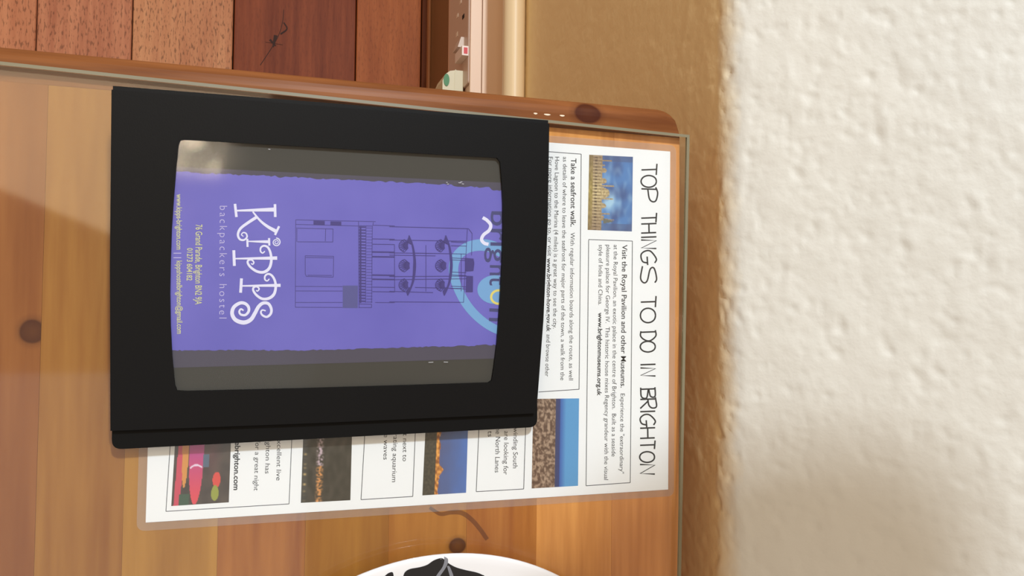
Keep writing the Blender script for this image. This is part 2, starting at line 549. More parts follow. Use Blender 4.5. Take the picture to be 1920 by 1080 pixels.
# plug-in adapter with a green mark
pc = ony(844, 165, 262)
pg = empty('plug_adapter', (pc.x, 280, pc.z), 'white plug-in adapter with green oval label, half hidden by the table edge', 'plug')
pwm = plain('adapter_plastic', srgb(212, 202, 168), 0.35)
a0 = ony(870, 131, 281); 
yb, zt = 288.5, -508.0
# body: rounded profile in the X-depth plane
prof2 = [(0, 0), (0, -14), (2, -26), (8, -35), (18, -40), (52, -40), (62, -35), (68, -26), (70, -14), (70, 0)]
xa = onz(850, 131, -508.0).x
prof2 = [(a * .8, b_ * .64) for a, b_ in prof2]
top = [(xa + a, yb + b_, zt) for a, b_ in prof2]
extrude_poly('body', top, (0, 0, -44), pwm, pg)
extrude_poly('rim', [(xa - .8 + a * 57.6 / 56, yb - 10 + (b_ + 10) * .06, zt + .8) for a, b_ in prof2], (0, 0, -45.6), pwm, pg)
ov = [(xa + 3 + 11 + 11 * math.cos(t * math.pi / 12), yb - 34.0, 0) for t in range(24)]
gm = plain('green_label', srgb(40, 120, 50), 0.4)
gp = onz(837, 150, zt)
extrude_poly('label_oval', [(gp.x + 7.5 * math.cos(t * math.pi / 12), gp.y + 3.6 * math.sin(t * math.pi / 12), zt + 1.1) for t in range(24)], (0, 0, -.5), gm, pg)['label'] = 'green oval label on the adapter front'

# ================================================================== TABLE
tb = empty('side_table', (330, -70, FLOOR), 'varnished pine table made of glued boards with rounded corner, against the wall', 'table')
XL, XR, YF, YB = -28.0, 700.0, -430.0, 303.5
ZT, ZB = -0.6, -26.0
byy = [onz(u, 600, 0).y for u in (-340, -190, -60, 77, 240, 417, 580, 735, 880, 1010, 1150, 1283)]
byy = [YF] + byy[0:11] + [YB]
bc = [((138, 84, 40), (176, 118, 66)), ((150, 96, 48), (188, 130, 76)), ((128, 76, 36), (168, 108, 58)),
      ((150, 84, 44), (178, 110, 62)), ((158, 96, 46), (188, 128, 70)), ((158, 98, 50), (186, 124, 70)),
      ((132, 68, 34), (168, 100, 56)), ((144, 82, 40), (172, 108, 56)), ((146, 84, 42), (176, 112, 64)),
      ((132, 68, 32), (166, 98, 52)), ((150, 86, 44), (180, 114, 66)), ((150, 88, 50), (176, 112, 70))]
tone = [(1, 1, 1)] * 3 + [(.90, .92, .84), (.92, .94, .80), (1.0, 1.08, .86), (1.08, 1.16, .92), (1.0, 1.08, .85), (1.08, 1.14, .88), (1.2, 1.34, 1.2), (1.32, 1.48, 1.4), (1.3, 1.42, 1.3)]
kn = {}
def addk(u, v, rx, ry, idx=None):
    p = onz(u, v, 0)
    if idx is None:
        for i in range(len(byy) - 1):
            if byy[i] <= p.y < byy[i + 1]: idx = i
    kn.setdefault(idx, []).append((p.x, p.y, rx, ry))
addk(60, 622, 5.5, 5.2)
addk(858, 1024, 4.0, 4.4)
addk(1281, 300, 6, 4)
addk(640, -200, 8, 6)
for i in range(len(byy) - 1):
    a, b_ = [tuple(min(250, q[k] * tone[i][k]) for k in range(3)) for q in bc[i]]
    mt = wood('pine_board_%d' % i, srgb(*a), srgb(*b_), 'X', seed=11 + i * 2.3, rough=0.4, knots=kn.get(i, ()), bump=.02)
    last = (i == len(byy) - 2)
    x0 = XL + 18
    o = box('board', x0, XR, byy[i] + .02, byy[i + 1] - .02, ZB, ZT - (0.0 if i % 2 else .12), mt, tb, bevel=0.08, seg=1)
# end strip along the left edge, rounded over, with rounded far corner
strip_mat = wood('pine_end_strip', srgb(98, 52, 24), srgb(146, 90, 50), 'Y', seed=5.0, rough=0.35, knots=[(onz(1103, 212, 0).x, onz(1103, 212, 0).y, 5.6, 7.8)], bump=.05)
def strip_section(y):
    # rounded-over profile, from top inner to bottom inner
    r = 9.0
    out = [(XL + 18, ZT)]
    for k in range(7):
        t = k / 6 * math.pi / 2
        out.append((XL + r - r * math.sin(t), ZT - 5 + 5 * math.cos(t)))
    out += [(XL, ZB + 6), (XL + 2, ZB + 1), (XL + 5, ZB), (XL + 18, ZB)]
    return out
V, Fc = [], []
ys = [YF, YF + 4] + frange(YF + 60, YB - 20, 60) + [YB - 14, YB - 9, YB - 5, YB - 2, YB]
for y in ys:
    inset = 0.0
    if y > YB - 14: inset = 11 * (1 - math.sqrt(max(0, 1 - ((y - (YB - 14)) / 14) ** 2)))
    for (x, z) in strip_section(y):
        V.append((min(XL + 18, x + inset), y, z))
ns = len(strip_section(0))
for j in range(len(ys) - 1):
    for i in range(ns):
        k, k2 = j * ns + i, j * ns + (i + 1) % ns
        Fc.append((k, k + ns, k2 + ns, k2))
Fc += [tuple(range(ns)), tuple(range(len(ys) * ns - 1, (len(ys) - 1) * ns - 1, -1))]
mesh('end_strip', V, Fc, strip_mat, tb)
chip = plain('white_chip', srgb(240, 220, 195), 0.5)
for (u, v, l) in ((1004, 213, 2.4), (1026, 215, 4.2), (1054, 217, 3.2)):
    p = onz(u, v, ZT)
    extrude_poly('chip_mark', [(p.x + .5 * math.sin(t), p.y + l / 2 * math.cos(t) * (1 - .3 * math.sin(t)), ZT + .12) for t in [k * math.pi / 5 for k in range(10)]], (0, 0, -.2), chip, tb)['label'] = 'small white chip in the varnish'
apr = wood('pine_apron', srgb(140, 84, 40), srgb(176, 116, 62), 'X', seed=44, rough=.5)
box('apron', 20, 650, YF + 40, YF + 60, -110, ZB, apr, tb)
box('apron', 20, 650, 250, 268, -110, ZB, apr, tb)
box('apron', 20, 38, YF + 60, 250, -110, ZB, apr, tb)
box('apron', 632, 650, YF + 60, 250, -110, ZB, apr, tb)
for lx in (14, 606):
    for ly in (YF + 34, 224):
        box('leg', lx, lx + 50, ly, ly + 50, FLOOR + .6, ZB, apr, tb, bevel=3)

# glass sheet lying on the boards and the laminated page
GB, GT = 0.35, 5.3
gA, gB_, gC = onz(0, 115, GT), onz(1293, 253, GT), onz(1277, 1080, GT)
dL = (gB_ - gA).normalized(); dR = (gC - gB_).normalized()
g1 = gB_ - dL * 725; g3 = gB_ + dR * 690; g2 = g3 - dL * 725
m_gl = empty('glass_top', (330, -60, GB), 'clear glass sheet with greenish edge laid over the pine table', 'glass')
gp_ = [g1, gB_, g3, g2]
gp_ = [Vector((p.x, p.y, GT)) for p in gp_]
# bevelled slab: clear faces, green tinted edge faces
V = [p.copy() for p in gp_] + [Vector((p.x, p.y, GB)) for p in gp_]
me_f = [(0, 1, 2, 3), (7, 6, 5, 4)]
me_e = [(i, 4 + i, 4 + (i + 1) % 4, (i + 1) % 4) for i in range(4)]
go = mesh('glass_sheet', V, me_f + me_e, [M['glass'], M['glass_edge']], m_gl)
for k in range(2, 6): go.data.polygons[k].material_index = 1
cen = sum(gp_, Vector()) / 4
V, Fc = [], []
for i in range(4):
    a, b_ = gp_[i], gp_[(i + 1) % 4]
    ia, ib = a + (cen - a) * 0.005, b_ + (cen - b_) * 0.005
    k = len(V); V += [a + Vector((0, 0, .03)), b_ + Vector((0, 0, .03)), ib + Vector((0, 0, .03)), ia + Vector((0, 0, .03))]
    Fc.append((k, k + 1, k + 2, k + 3))
mesh('ground_arris', V, Fc, plain('ground_glass', srgb(128, 120, 96), 0.4), m_gl)['label'] = 'ground grey-green edge line of the glass'

# reflection of the plate's rim, painted as a translucent brown arc
def ptab(u, v, l):
    p = onz(u, v, 0.0); p.z = ZT + .06 + l
    return p
rm = bpy.data.materials.new('painted_rim_reflection'); rm.use_nodes = True
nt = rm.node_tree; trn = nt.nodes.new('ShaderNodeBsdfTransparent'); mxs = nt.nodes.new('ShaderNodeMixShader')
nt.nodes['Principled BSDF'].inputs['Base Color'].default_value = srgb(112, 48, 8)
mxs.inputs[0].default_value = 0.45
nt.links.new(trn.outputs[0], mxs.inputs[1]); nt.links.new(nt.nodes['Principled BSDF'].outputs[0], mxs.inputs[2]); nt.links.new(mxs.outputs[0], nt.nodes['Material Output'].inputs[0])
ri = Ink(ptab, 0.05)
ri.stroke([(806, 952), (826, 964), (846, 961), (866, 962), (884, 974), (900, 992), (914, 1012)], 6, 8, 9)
ri.build('rim_reflection', rm, tb, 'faint brown arc, painted reflection of the plate rim')
# ---- laminated page
SH = empty('laminated_page', (105, 148, -0.5), 'laminated white page of things to do, printed pictures and text, under the black binder', 'poster')
SH.location.z = -0.5 * M3
def psheet(u, v, l): 
    p = onz(u, v, 0.0); p.z = l - 0.30
    return p
tl, tr_, br, bl = (295, 212), (1257, 284), (1253, 918), (273, 980)
paper_c = [psheet(*c, 0.10) for c in (tl, tr_, br, bl)]
extrude_poly('paper', paper_c, (0, 0, -0.12), M['paper'], SH)
cc = sum(paper_c, Vector()) / 4
outer = []
for p in paper_c:
    q = p + Vector((math.copysign(4.2, p.x - cc.x), math.copysign(4.2, p.y - cc.y), 0)); outer.append(q)
def round_poly(pts, r, n=5):
    out = []
    L = len(pts)
    for i in range(L):
        p, a, b_ = pts[i], pts[i - 1], pts[(i + 1) % L]
        da, db = (a - p).normalized() * r, (b_ - p).normalized() * r
        for k in range(n + 1):
            t = k / n
            out.append((p + da) * (1 - t) ** 2 + p * 2 * t * (1 - t) + (p + db) * t * t)
    return out
lam_o = [Vector((p.x, p.y, -0.24)) for p in round_poly(outer, 4.5)]
lam_i = [Vector((p.x, p.y, -0.24)) for p in paper_c]
extrude_poly('pouch_margin', lam_o, (0, 0, -0.08), M['laminate'], SH, holes=[lam_i])['label'] = 'clear plastic margin of the laminate'

# heading, hand-drawn capitals. t runs down the page pixels, h is 0 baseline .. 1 top
hd = Ink(psheet, 0.13)
def hp(t, h): 
    k = (t - 305) / 585.0
    return (1203 - 3.0 * k + h * (29 - 1.0 * k), t)
def hs(pts, w=2.8, sm=True): hd.stroke([hp(*p) for p in pts], w, smooth=sm, n=6)
def T(a, b_): hs([(a, 1.0), (b_, .96)]); hs([((a + b_) / 2, .97), ((a + b_) / 2 + 1, 0)])
def O(a, b_): 
    c, r = (a + b_) / 2, (b_ - a) / 2
    hs([(c + r * math.sin(t), .48 + .5 * math.cos(t)) for t in [k * math.pi / 6 for k in range(13)]])
def I(a): hs([(a, 1), (a + 1, 0)])
def H(a, b_): hs([(a, 1), (a + 1, 0)]); hs([(b_ - 1, .98), (b_, 0)]); hs([(a, .5), (b_, .52)])
def Nn(a, b_): hs([(a, 0), (a + 1, 1), (b_ - 1, 0.02), (b_, 1)], sm=False)
def P(a, b_): hs([(a, 0), (a + 1, 1)]); hs([(a - 3, .93), (a + 8, 1.06), (b_ - 2, .95), (b_, .72), (b_ - 6, .52), (a + 1, .42)])
def G(a, b_): hs([(b_ - 2, .90), (b_ - 10, 1.0), (a + 1, .62), (a + 1, .25), (a + 8, 0.0), (b_ - 5, .10), (b_ - 2, .42)]); hs([(a + 11, .40), (b_ + 2, .44)])
def S(a, b_): hs([(b_, .92), (b_ - 8, 1.03), (a + 4, .86), (a + 6, .60), (b_ - 4, .42), (b_, .18), (b_ - 9, -.02), (a, .10)])
def D(a, b_): hs([(a, 1), (a + 1, 0)]); hs([(a - 3, .97), (a + 8, 1.0), (b_, .62), (b_ - 2, .25), (a + 8, .0), (a - 1, .02)])
def B(a, b_): hs([(a, 1), (a + 1, 0)]); hs([(a - 3, .97), (b_ - 3, .98), (b_ - 3, .68), (a + 1, .54), (b_, .42), (b_ - 2, .08), (a - 2, .02)])
def Rr(a, b_): hs([(a, 1), (a + 1, 0)]); hs([(a - 3, 1.0), (b_ - 4, 1.08), (b_ - 1, .80), (b_ - 6, .58), (a + 1, .50)]); hs([(a + 4, .52), (b_, 0)])
T(307, 328); O(329, 351); P(354, 378)
T(399, 417); H(419, 437); I(444); Nn(450, 466); G(470, 495); S(499, 530)
T(555, 576); O(578, 605)
D(622, 639); O(640, 660)
I(683); Nn(690, 705)
B(729, 746); Rr(748, 766); I(771); G(777, 799); H(802, 822); T(826, 842); O(847, 867); Nn(871, 889)
hd.build('heading_lettering', M['black_ink'], SH, 'hand-drawn black capitals: TOP THINGS TO DO IN BRIGHTON')

def quadbox(pts, wd=1.3, skip=()):
    bx = Ink(psheet, 0.12)
    for i in range(4):
        if i in skip: continue
        bx.stroke([pts[i], pts[(i + 1) % 4]], wd)
    bx.build('text_frame', M['grey_ink'], SH)
quadbox([(1104, 449), (1186, 452), (1182, 905), (1099, 911)])
quadbox([(1025, 284), (1090, 289), (1086, 730), (1010, 735)], skip=(3,))
quadbox([(900, 760), (987, 760), (982, 917), (893, 922)])
quadbox([(686, 780), (780, 780), (774, 931), (677, 937)])
quadbox([(322, 790), (549, 780), (542, 945), (311, 959)])

tx = Ink(psheet, 0.13)
tx.text('Visit the Royal Pavilion and other Museums.', (1167, 459), (1164, 727), 9.5, .012)
tx.text('Experience the "extraordinary"', (1164, 738), (1162, 888), 8, .0)
tx.text('at the Royal Pavilion, an exotic palace in the centre of Brighton.  Built as a seaside', (1151, 459), (1147, 856), 8)
tx.text('pleasure palace for George IV.  This historic house mixes Regency grandeur with the visual', (1137, 459), (1133, 900), 8)
tx.text('style of India and China.', (1123, 459), (1122, 572), 8)
tx.text('www.brightonmuseums.org.uk', (1122, 586), (1120, 742), 8, .025)
tx.build('printed_text', M['black_ink'], SH)
tx = Ink(psheet, 0.13)
tx.text('Take a seafront walk.', (1071, 297), (1070, 425), 10, .012)
tx.text('With regular information boards along the route, as well', (1070, 436), (1067, 713), 8)
tx.text('as details of where to leave the seafront for major parts of the town, a walk from the', (1056, 294), (1051, 713), 8)
tx.text('Hove Lagoon to the Marina (4 miles) is a great way to see the city.', (1041, 294), (1037, 616), 8)
tx.text('For more information go to, or visit', (1029, 294), (1027, 480), 8)
tx.text('www.brighton-hove.gov.uk', (1026, 484), (1025, 622), 8, .02)
tx.text('and browse other', (1025, 627), (1022, 706), 8)
tx.build('printed_text', M['black_ink'], SH)
tx = Ink(psheet, 0.13)
tx.text('winding South', (963, 802), (962, 878), 9)
tx.text('u are looking for', (946, 798), (944, 890), 9)
tx.text('he North Lanes', (930, 802), (928, 886), 9)
tx.text('ts', (915, 808), (915, 819), 9)
tx.build('printed_text', M['black_ink'], SH)
tx = Ink(psheet, 0.13)
tx.text('nt next to', (756, 806), (755, 865), 9)
tx.text('erating aquarium', (738, 806), (735, 904), 9)
tx.text('e waves', (720, 814), (719, 862), 9)
tx.build('printed_text', M['black_ink'], SH)
tx = Ink(psheet, 0.13)
tx.text('excellent live', (520, 818), (518, 901), 9)
tx.text('ighton has', (499, 826), (497, 888), 9)
tx.text('for a great night', (479, 826), (476, 920), 9)
tx.text('ebrighton.com', (441, 828), (438, 919), 10, .025)
tx.build('printed_text', M['black_ink'], SH)

nz = lambda x, y, s=0.0: noise.noise(Vector((x, y, s)))
def lerp3(a, b_, t):
    t = max(0, min(1, t)); return tuple(a[i] * (1 - t) + b_[i] * t for i in range(3))
def pavilion(s, t):
    # s: 0 building foot .. 1 sky ; t: 0 left of the print .. 1
    sky = lerp3((70, 96, 150), (84, 130, 190), .5 + nz(s * 4, t * 5, 1) * 1.4)
    cl = max(0, 1 - abs(s - .5) / .28) * max(0, 1 - abs(t - .62) / .2) * 1.3 + nz(s * 9, t * 8, 4) * .5 + max(0, 1 - abs(s - .42) / .2) * max(0, 1 - abs(t - .3) / .25) * .3
    sky = lerp3(sky, (168, 206, 232), cl)
    if t < .08 or t > .9: sky = lerp3(sky, (80, 88, 124), .5)
    hgt = .31
    for c, r, k in ((.2, .035, .10), (.34, .04, .10), (.5, .075, .17), (.67, .035, .10), (.82, .02, .06)):
        q = abs(t - c) / r
        if q < 1: hgt = max(hgt, .31 + k * math.sqrt(1 - q * q))
    for c, k in ((.07, .52), (.13, .36), (.405, .58), (.575, .56), (.78, .5), (.855, .6)):
        if abs(t - c) < .012 * (1 - s) + .003: hgt = max(hgt, k)
    if abs(t - .875) < .035 * (1 - (s - .35) / .25) and .35 < s < .6: return (110, 110, 100)
    if s < hgt:
        st = lerp3((150, 128, 88), (226, 206, 160), .5 + .5 * math.sin(t * 150) * (1 if s < .28 else .3) + nz(s * 30, t * 30, 2) * .6)
        if s < .1: st = lerp3((140, 122, 60), (186, 164, 96), .5 + nz(s * 20, t * 20, 8))
        if .14 < s < .2 and math.sin(t * 150) < -.1: st = (92, 76, 54)
        e = abs(t - .5)
        return lerp3(st, (120, 96, 84), e * 1.1)
    return sky
picture('pavilion_picture', psheet, 0.13, [(1105, 290), (1187, 294), (1185, 434), (1102, 431)], 70, 110, pavilion, SH, 'printed photo of a domed palace under a cloudy blue sky')
def beach(s, t):
    if s < .50:
        q = nz(s * 16, t * 24, 1) * 1.3 + nz(s * 34, t * 46, 5) * .9
        return lerp3((98, 74, 60), (176, 150, 128), .42 + q)
    if s < .60: return lerp3((60, 66, 104), (52, 64, 122), (s - .5) / .1)
    return lerp3((60, 100, 176), (92, 158, 212), (s - .6) / .12)
picture('beach_picture', psheet, 0.13, [(1000, 748), (1086, 747), (1084, 911), (997, 916)], 80, 130, beach, SH, 'printed photo of a pebble beach, sea and blue sky')
def dusk(s, t):
    e = .36 + .05 * nz(t * 12, 0, 3) + (.10 if .66 < t < .8 else 0) * (1 - abs(t - .73) / .07)
    if s < .27: return lerp3((60, 56, 46), (86, 78, 60), .4 + nz(s * 20, t * 40, 2))
    if s < e: return lerp3((150, 88, 40), (244, 172, 84), .5 + nz(s * 18, t * 26, 6) * 1.4)
    return lerp3((84, 96, 140), (80, 116, 186), (s - e) / (1 - e) + .2 * nz(s * 6, t * 7, 4))
picture('dusk_picture', psheet, 0.13, [(800, 760), (879, 758), (874, 924), (792, 929)], 60, 90, dusk, SH, 'printed photo of orange sunset lights over blue dusk')
def night(s, t):
    c = lerp3((54, 50, 40), (72, 66, 56), .5 + nz(s * 9, t * 9, 2))
    d = abs(s - .36) / .09
    k = max(0, 1 - d) * max(0, .55 + nz(s * 20, t * 40, 5) * 1.6) * 1.6
    hot = (216, 150, 90) if t > .58 else (200, 176, 186)
    c = lerp3(c, hot, k * (.9 if t > .2 else .6))
    d = abs(s - .06) / .05
    return lerp3(c, (200, 170, 110), max(0, 1 - d) * max(0, nz(3, t * 26, 5) * 1.8))
picture('night_picture', psheet, 0.13, [(570, 780), (661, 776), (657, 938), (564, 943)], 64, 100, night, SH, 'printed photo of dark night street with small lights')
def kayaks(s, t):
    c = lerp3((62, 50, 44), (84, 70, 60), .5 + nz(s * 6, t * 8, 2))
    c = lerp3(c, (110, 56, 60), max(0, 1 - abs(s - .68) / .2) * max(0, 1 - t * 1.2))
    def leaf(cx, w_, end): return abs(s - cx) < w_ * math.sqrt(max(0, 1 - (t / end) ** 3))
    if leaf(.40 + .0 * t, .135, 1.0): c = lerp3((186, 66, 140), (226, 72, 84), (t - .3) * 1.6)
    elif leaf(.20, .06, .78): c = (216, 146, 70)
    elif abs(s - (.13 - .04 * t)) < .055: c = (206, 70, 92)
    if abs(s - .40) < .11 and abs(t - .5 - (s - .4) ** 2 * 3) < .012: c = (236, 210, 232)
    if abs(s - .57) < .05 and abs(t - .45) < .08: c = (84, 100, 120)
    if ((s - .77) / .07) ** 2 + ((t - .70) / .1) ** 2 < 1: c = (220, 72, 62)
    if ((s - .75) / .065) ** 2 + ((t - .87) / .1) ** 2 < 1: c = (150, 156, 60)
    if s > .12 and s < .3 and t > .86: c = (58, 84, 62)
    return c
picture('kayak_picture', psheet, 0.13, [(330, 800), (434, 796), (429, 942), (321, 949)], 84, 110, kayaks, SH, 'printed photo of pink and orange kayaks')

# ================================================================== BINDER
HT, HB = 31.0, 11.0              # cover top height at the hinge side and at the opening side
c_tl, c_tr = onz(209, 168, HT), onz(1030, 232, HT)
c_br, c_bl = onz(1006, 775, HB), onz(207, 808, HB)
pn = (c_bl - c_tl).cross(c_tr - c_tl).normalized()
if pn.z < 0: pn = -pn
def pcover(u, v, l=0.0):
    d = ray(u, v)
    q = c_tl + pn * l
    return CAM + d * ((q - CAM).dot(pn) / d.dot(pn))
BD = empty('ring_binder', (85, 95, GT), 'thick black ring binder with a rounded window in its cover, lying on the page', 'binder')
m, nt, b = new_mat('black_binder_vinyl')
b.inputs['Base Color'].default_value = srgb(9, 9, 11); b.inputs['Roughness'].default_value = 0.5
b.inputs['Specular IOR Level'].default_value = 0.18
n = nt.nodes.new('ShaderNodeTexNoise'); n.inputs['Scale'].default_value = 1500; n.inputs['Detail'].default_value = 2
g = nt.nodes.new('ShaderNodeNewGeometry'); nt.links.new(g.outputs['Position'], n.inputs['Vector'])
bp = nt.nodes.new('ShaderNodeBump'); bp.inputs['Strength'].default_value = .12; bp.inputs['Distance'].default_value = .0003
nt.links.new(n.outputs['Fac'], bp.inputs['Height']); nt.links.new(bp.outputs['Normal'], b.inputs['Normal'])
M['binder'] = m
M['binder_dark'] = plain('binder_edge', srgb(7, 6, 6), 0.6, 0.15)
cov = [pcover(*p) for p in ((209, 168), (1030, 232), (1027, 420), (1019, 600), (1008, 745), (1004, 775), (600, 793), (207, 808), (206, 500))]
WIN = [(345, 262), (560, 274), (760, 286), (932, 296), (938, 304), (941, 340), (943, 380), (943, 430), (941, 500), (937, 570), (932, 640), (926, 690), (922, 714), (916, 718),
       (760, 723), (560, 729), (350, 734), (332, 733), (328, 722), (323, 670), (320, 610), (319, 550), (320, 490), (322, 430), (326, 370), (331, 310), (335, 272), (338, 264)]
hole = [pcover(*p) for p in WIN]
T_C = 2.6
extrude_poly('front_cover', cov, -pn * T_C, M['binder'], BD, holes=[hole])
# base board and page block; corners at bottom (opening side)
zb = GT + 0.15
B1, B2 = onz(210, 842, 6.5), onz(1006, 800, 6.5)
S1 = Vector((c_tl.x - 0.5, c_tl.y + .5, 0)); S2 = Vector((c_tr.x - .5, c_tr.y - .5, 0))
base = round_poly([Vector((S1.x, S1.y, zb + 2.6)), Vector((S2.x, S2.y, zb + 2.6)), Vector((B2.x, B2.y, zb + 2.6)), Vector((B1.x, B1.y, zb + 2.6))], 5.0)
extrude_poly('back_cover', base, (0, 0, -2.6), M['binder_dark'], BD)
# spine: upright board joining the covers
extrude_poly('spine', [Vector((S1.x - 1.5, S1.y, HT - .5)), Vector((S2.x - 1.5, S2.y, HT - .5)), Vector((S2.x + 1.2, S2.y, HT - .7)), Vector((S1.x + 1.2, S1.y, HT - .7))], (0, 0, -(HT - .7 - zb - 2.8)), M['binder'], BD)
# wedge-shaped block of filed pages
def blk(t, s, lift):      # t 0 hinge .. 1 opening, s 0 near .. 1 far
    a = c_tl.lerp(c_bl, t); q = c_tr.lerp(c_br, t); p = a.lerp(q, .02 + .96 * s)
    return p - pn * lift
lo = zb + 2.7
pv = []
for t in (.04, .985):
    for s in (0, 1):
        p = blk(t, s, T_C + 1.6); pv.append(p); 
for i in range(4): pv.append(Vector((pv[i].x, pv[i].y, lo)))
mesh('page_block', pv, [(0, 1, 3, 2), (4, 6, 7, 5), (0, 4, 5, 1), (2, 3, 7, 6), (0, 2, 6, 4), (1, 5, 7, 3)], plain('dark_page_edge', srgb(14, 12, 12), .7, .15), BD)
# clear film behind the window
gfilm = [pcover(*p, -0.5) for p in [(330, 255), (950, 290), (935, 724), (310, 742)]]
cz = sum(gfilm, Vector()) / 4
nt = M['film'].node_tree
nn = nt.nodes.new('ShaderNodeTexNoise'); nn.inputs['Scale'].default_value = 28; nn.inputs['Detail'].default_value = 1
gg = nt.nodes.new('ShaderNodeNewGeometry'); nt.links.new(gg.outputs['Position'], nn.inputs['Vector'])
bp = nt.nodes.new('ShaderNodeBump'); bp.inputs['Strength'].default_value = .25; bp.inputs['Distance'].default_value = .002
nt.links.new(nn.outputs['Fac'], bp.inputs['Height']); nt.links.new(bp.outputs['Normal'], gl.inputs['Normal'])
win_film = [pcover(960 + 0, 0, 0)]
flm = []
for i, p in enumerate(WIN):
    q = Vector(p); c = Vector((632, 500)); q = q + (q - c).normalized() * -0.3
    flm.append(pcover(q.x, q.y, -0.7))
fo = mesh('window_film', flm, [tuple(range(len(flm)))], M['film'], BD)
fo['label'] = 'clear plastic film in the cover window'

# leaflet slipped behind the window
LF = empty('leaflet', (85, 95, 20), 'purple hostel leaflet with white curly title behind the binder window', 'leaflet')
LF.location = (sum(hole, Vector()) / len(hole) - pn * 1.6) * M3
def plf(u, v, l): return pcover(u, v, -1.9 + l)
def inset(pts, l): return [plf(p[0], p[1], l) for p in pts]
extrude_poly('backing_card', inset([(322, 252), (955, 286), (938, 728), (306, 744)], -.1), -pn * .15, plain('grey_card', srgb(62, 60, 54), .7), LF)['label'] = 'grey-olive backing card showing beside the print'
random.seed(8)
topE, botE, bandT, bandB = [], [], [], []
def yt(x): return 322 + (x - 328) * .047 + (4 if x > 920 else 0) + (2 if x > 850 else 0)
def yb_(x): return 657 - max(0, x - 560) * .028
x = 314
while x < 950:
    topE.append((x, yt(x) + random.uniform(-1.6, 1.6) + 1.6 * nz(x * .05, 0, 2)))
    botE.append((x, yb_(x) + random.uniform(-1.2, 1.2) + 1.8 * nz(x * .04, 3, 2)))
    x += random.uniform(3, 8)
gp2 = [(314, 313), (950, 342)]
extrude_poly('paper_margin', [plf(314, 312, .0), plf(950, 343, .0), plf(940, 672, .0), plf(312, 690, .0)], -pn * .1, plain('purple_grey_paper', srgb(76, 72, 88), .6), LF)['label'] = 'dull purple-grey margin of the leaflet'
pp = [Vector(plf(a, b_, .12)) for a, b_ in topE + botE[::-1]]
m, nt, b = new_mat('purple_print')
b.inputs['Roughness'].default_value = .5
n = nt.nodes.new('ShaderNodeTexNoise'); n.inputs['Scale'].default_value = 18; n.inputs['Detail'].default_value = 3
g = nt.nodes.new('ShaderNodeNewGeometry'); nt.links.new(g.outputs['Position'], n.inputs['Vector'])
r = nt.nodes.new('ShaderNodeValToRGB'); r.color_ramp.elements[0].position = .3; r.color_ramp.elements[1].position = .7
r.color_ramp.elements[0].color = srgb(99, 95, 186); r.color_ramp.elements[1].color = srgb(112, 107, 198)
nt.links.new(n.outputs['Fac'], r.inputs['Fac']); nt.links.new(r.outputs['Color'], b.inputs['Base Color'])
extrude_poly('purple_panel', pp, -pn * .1, m, LF)

# logo (coordinates read in enlarged crop, z2)
def z2(pts): return [(310 + p[0] / 3.6, 340 + p[1] / 3.6) for p in pts]
lg = Ink(plf, 0.26)
k_ = 1 / 3.6
def ls(pts, w0, w1=None, wm=None, sm=True):
    w0 *= .88; w1 = w1 * .88 if w1 else None; wm = wm * .84 if wm else None
    lg.stroke(z2(pts), w0 * k_, (w1 if w1 is not None else w0) * k_, wm * k_ if wm else None, smooth=sm)
ls([(480, 198), (745, 190)], 13, 32); ls([(470, 152), (480, 241)], 20); ls([(740, 154), (742, 241)], 20)
ls([(590, 205), (640, 265), (690, 305), (748, 338)], 12, 28); ls([(768, 303), (740, 362)], 17)
ls([(622, 238), (560, 278), (508, 318), (490, 358), (502, 390), (530, 396), (551, 376), (545, 352), (526, 346), (514, 360), (527, 372)], 24, 7, 15)
ls([(553, 405), (700, 408)], 8, 24); ls([(553, 388), (555, 443)], 16); ls([(700, 383), (702, 434)], 16)
sp_ = []
for i in range(22):
    t = i / 21; a = -math.pi / 2 + t * 4.2 * math.pi; rr_ = 25 * (1 - t) + 4
    sp_.append((748 + rr_ * math.cos(a), 411 + rr_ * math.sin(a)))
ls(sp_, 9, 5)
ls([(462, 465), (466, 571)], 22); ls([(470, 522), (755, 518)], 11, 27)
ls([(672, 472), (656, 484), (642, 470), (646, 446), (668, 435), (694, 448), (711, 488), (715, 540), (700, 588), (664, 613), (618, 608), (576, 580), (556, 550), (562, 532), (582, 530), (597, 546), (590, 560), (578, 554)], 9, 8, 24)
ls([(514, 655), (508, 752)], 22); ls([(515, 706), (778, 702)], 11, 25)
ls([(702, 658), (688, 672), (672, 662), (674, 638), (694, 625), (719, 636), (739, 670), (745, 715), (733, 762), (700, 789), (655, 793), (615, 768), (593, 735), (598, 715), (618, 711), (633, 726), (622, 741), (612, 735)], 9, 8, 24)
ls([(528, 872), (510, 862), (499, 880), (510, 899), (540, 902), (562, 878), (561, 848), (538, 825), (503, 822), (462, 850), (451, 895), (475, 936), (530, 953), (577, 933), (605, 890), (630, 845), (660, 822), (695, 826), (715, 860), (711, 894), (685, 915), (656, 904), (645, 884), (655, 869), (678, 874)], 12, 10, 34)
white_ink = plain('white_ink', srgb(226, 227, 252), .5)
lg.build('title_lettering', white_ink, LF, 'large white curly title reading Kipps')
tg = Ink(plf, 0.24)
tg.text('backpackers hostel', (412, 386), (411, 597), 14.5, -0.01, 1.35)
tg.text('||', (329, 474), (329, 484), 11, .01, 1.6)
tg.build('tagline_lettering', plain('pale_lilac_ink', srgb(196, 190, 234), .5), LF, 'pale lilac words backpackers hostel')
ad = Ink(plf, 0.24)
ad.text('76 Grand Parade, Brighton BN2 9JA', (367, 421), (366, 571), 12.5, .012)
ad.text('01273 604182', (351, 465), (350, 526), 10.5, .015)
ad.text('www.kipps-brighton.com', (331, 364), (331, 468), 10.5, .015)
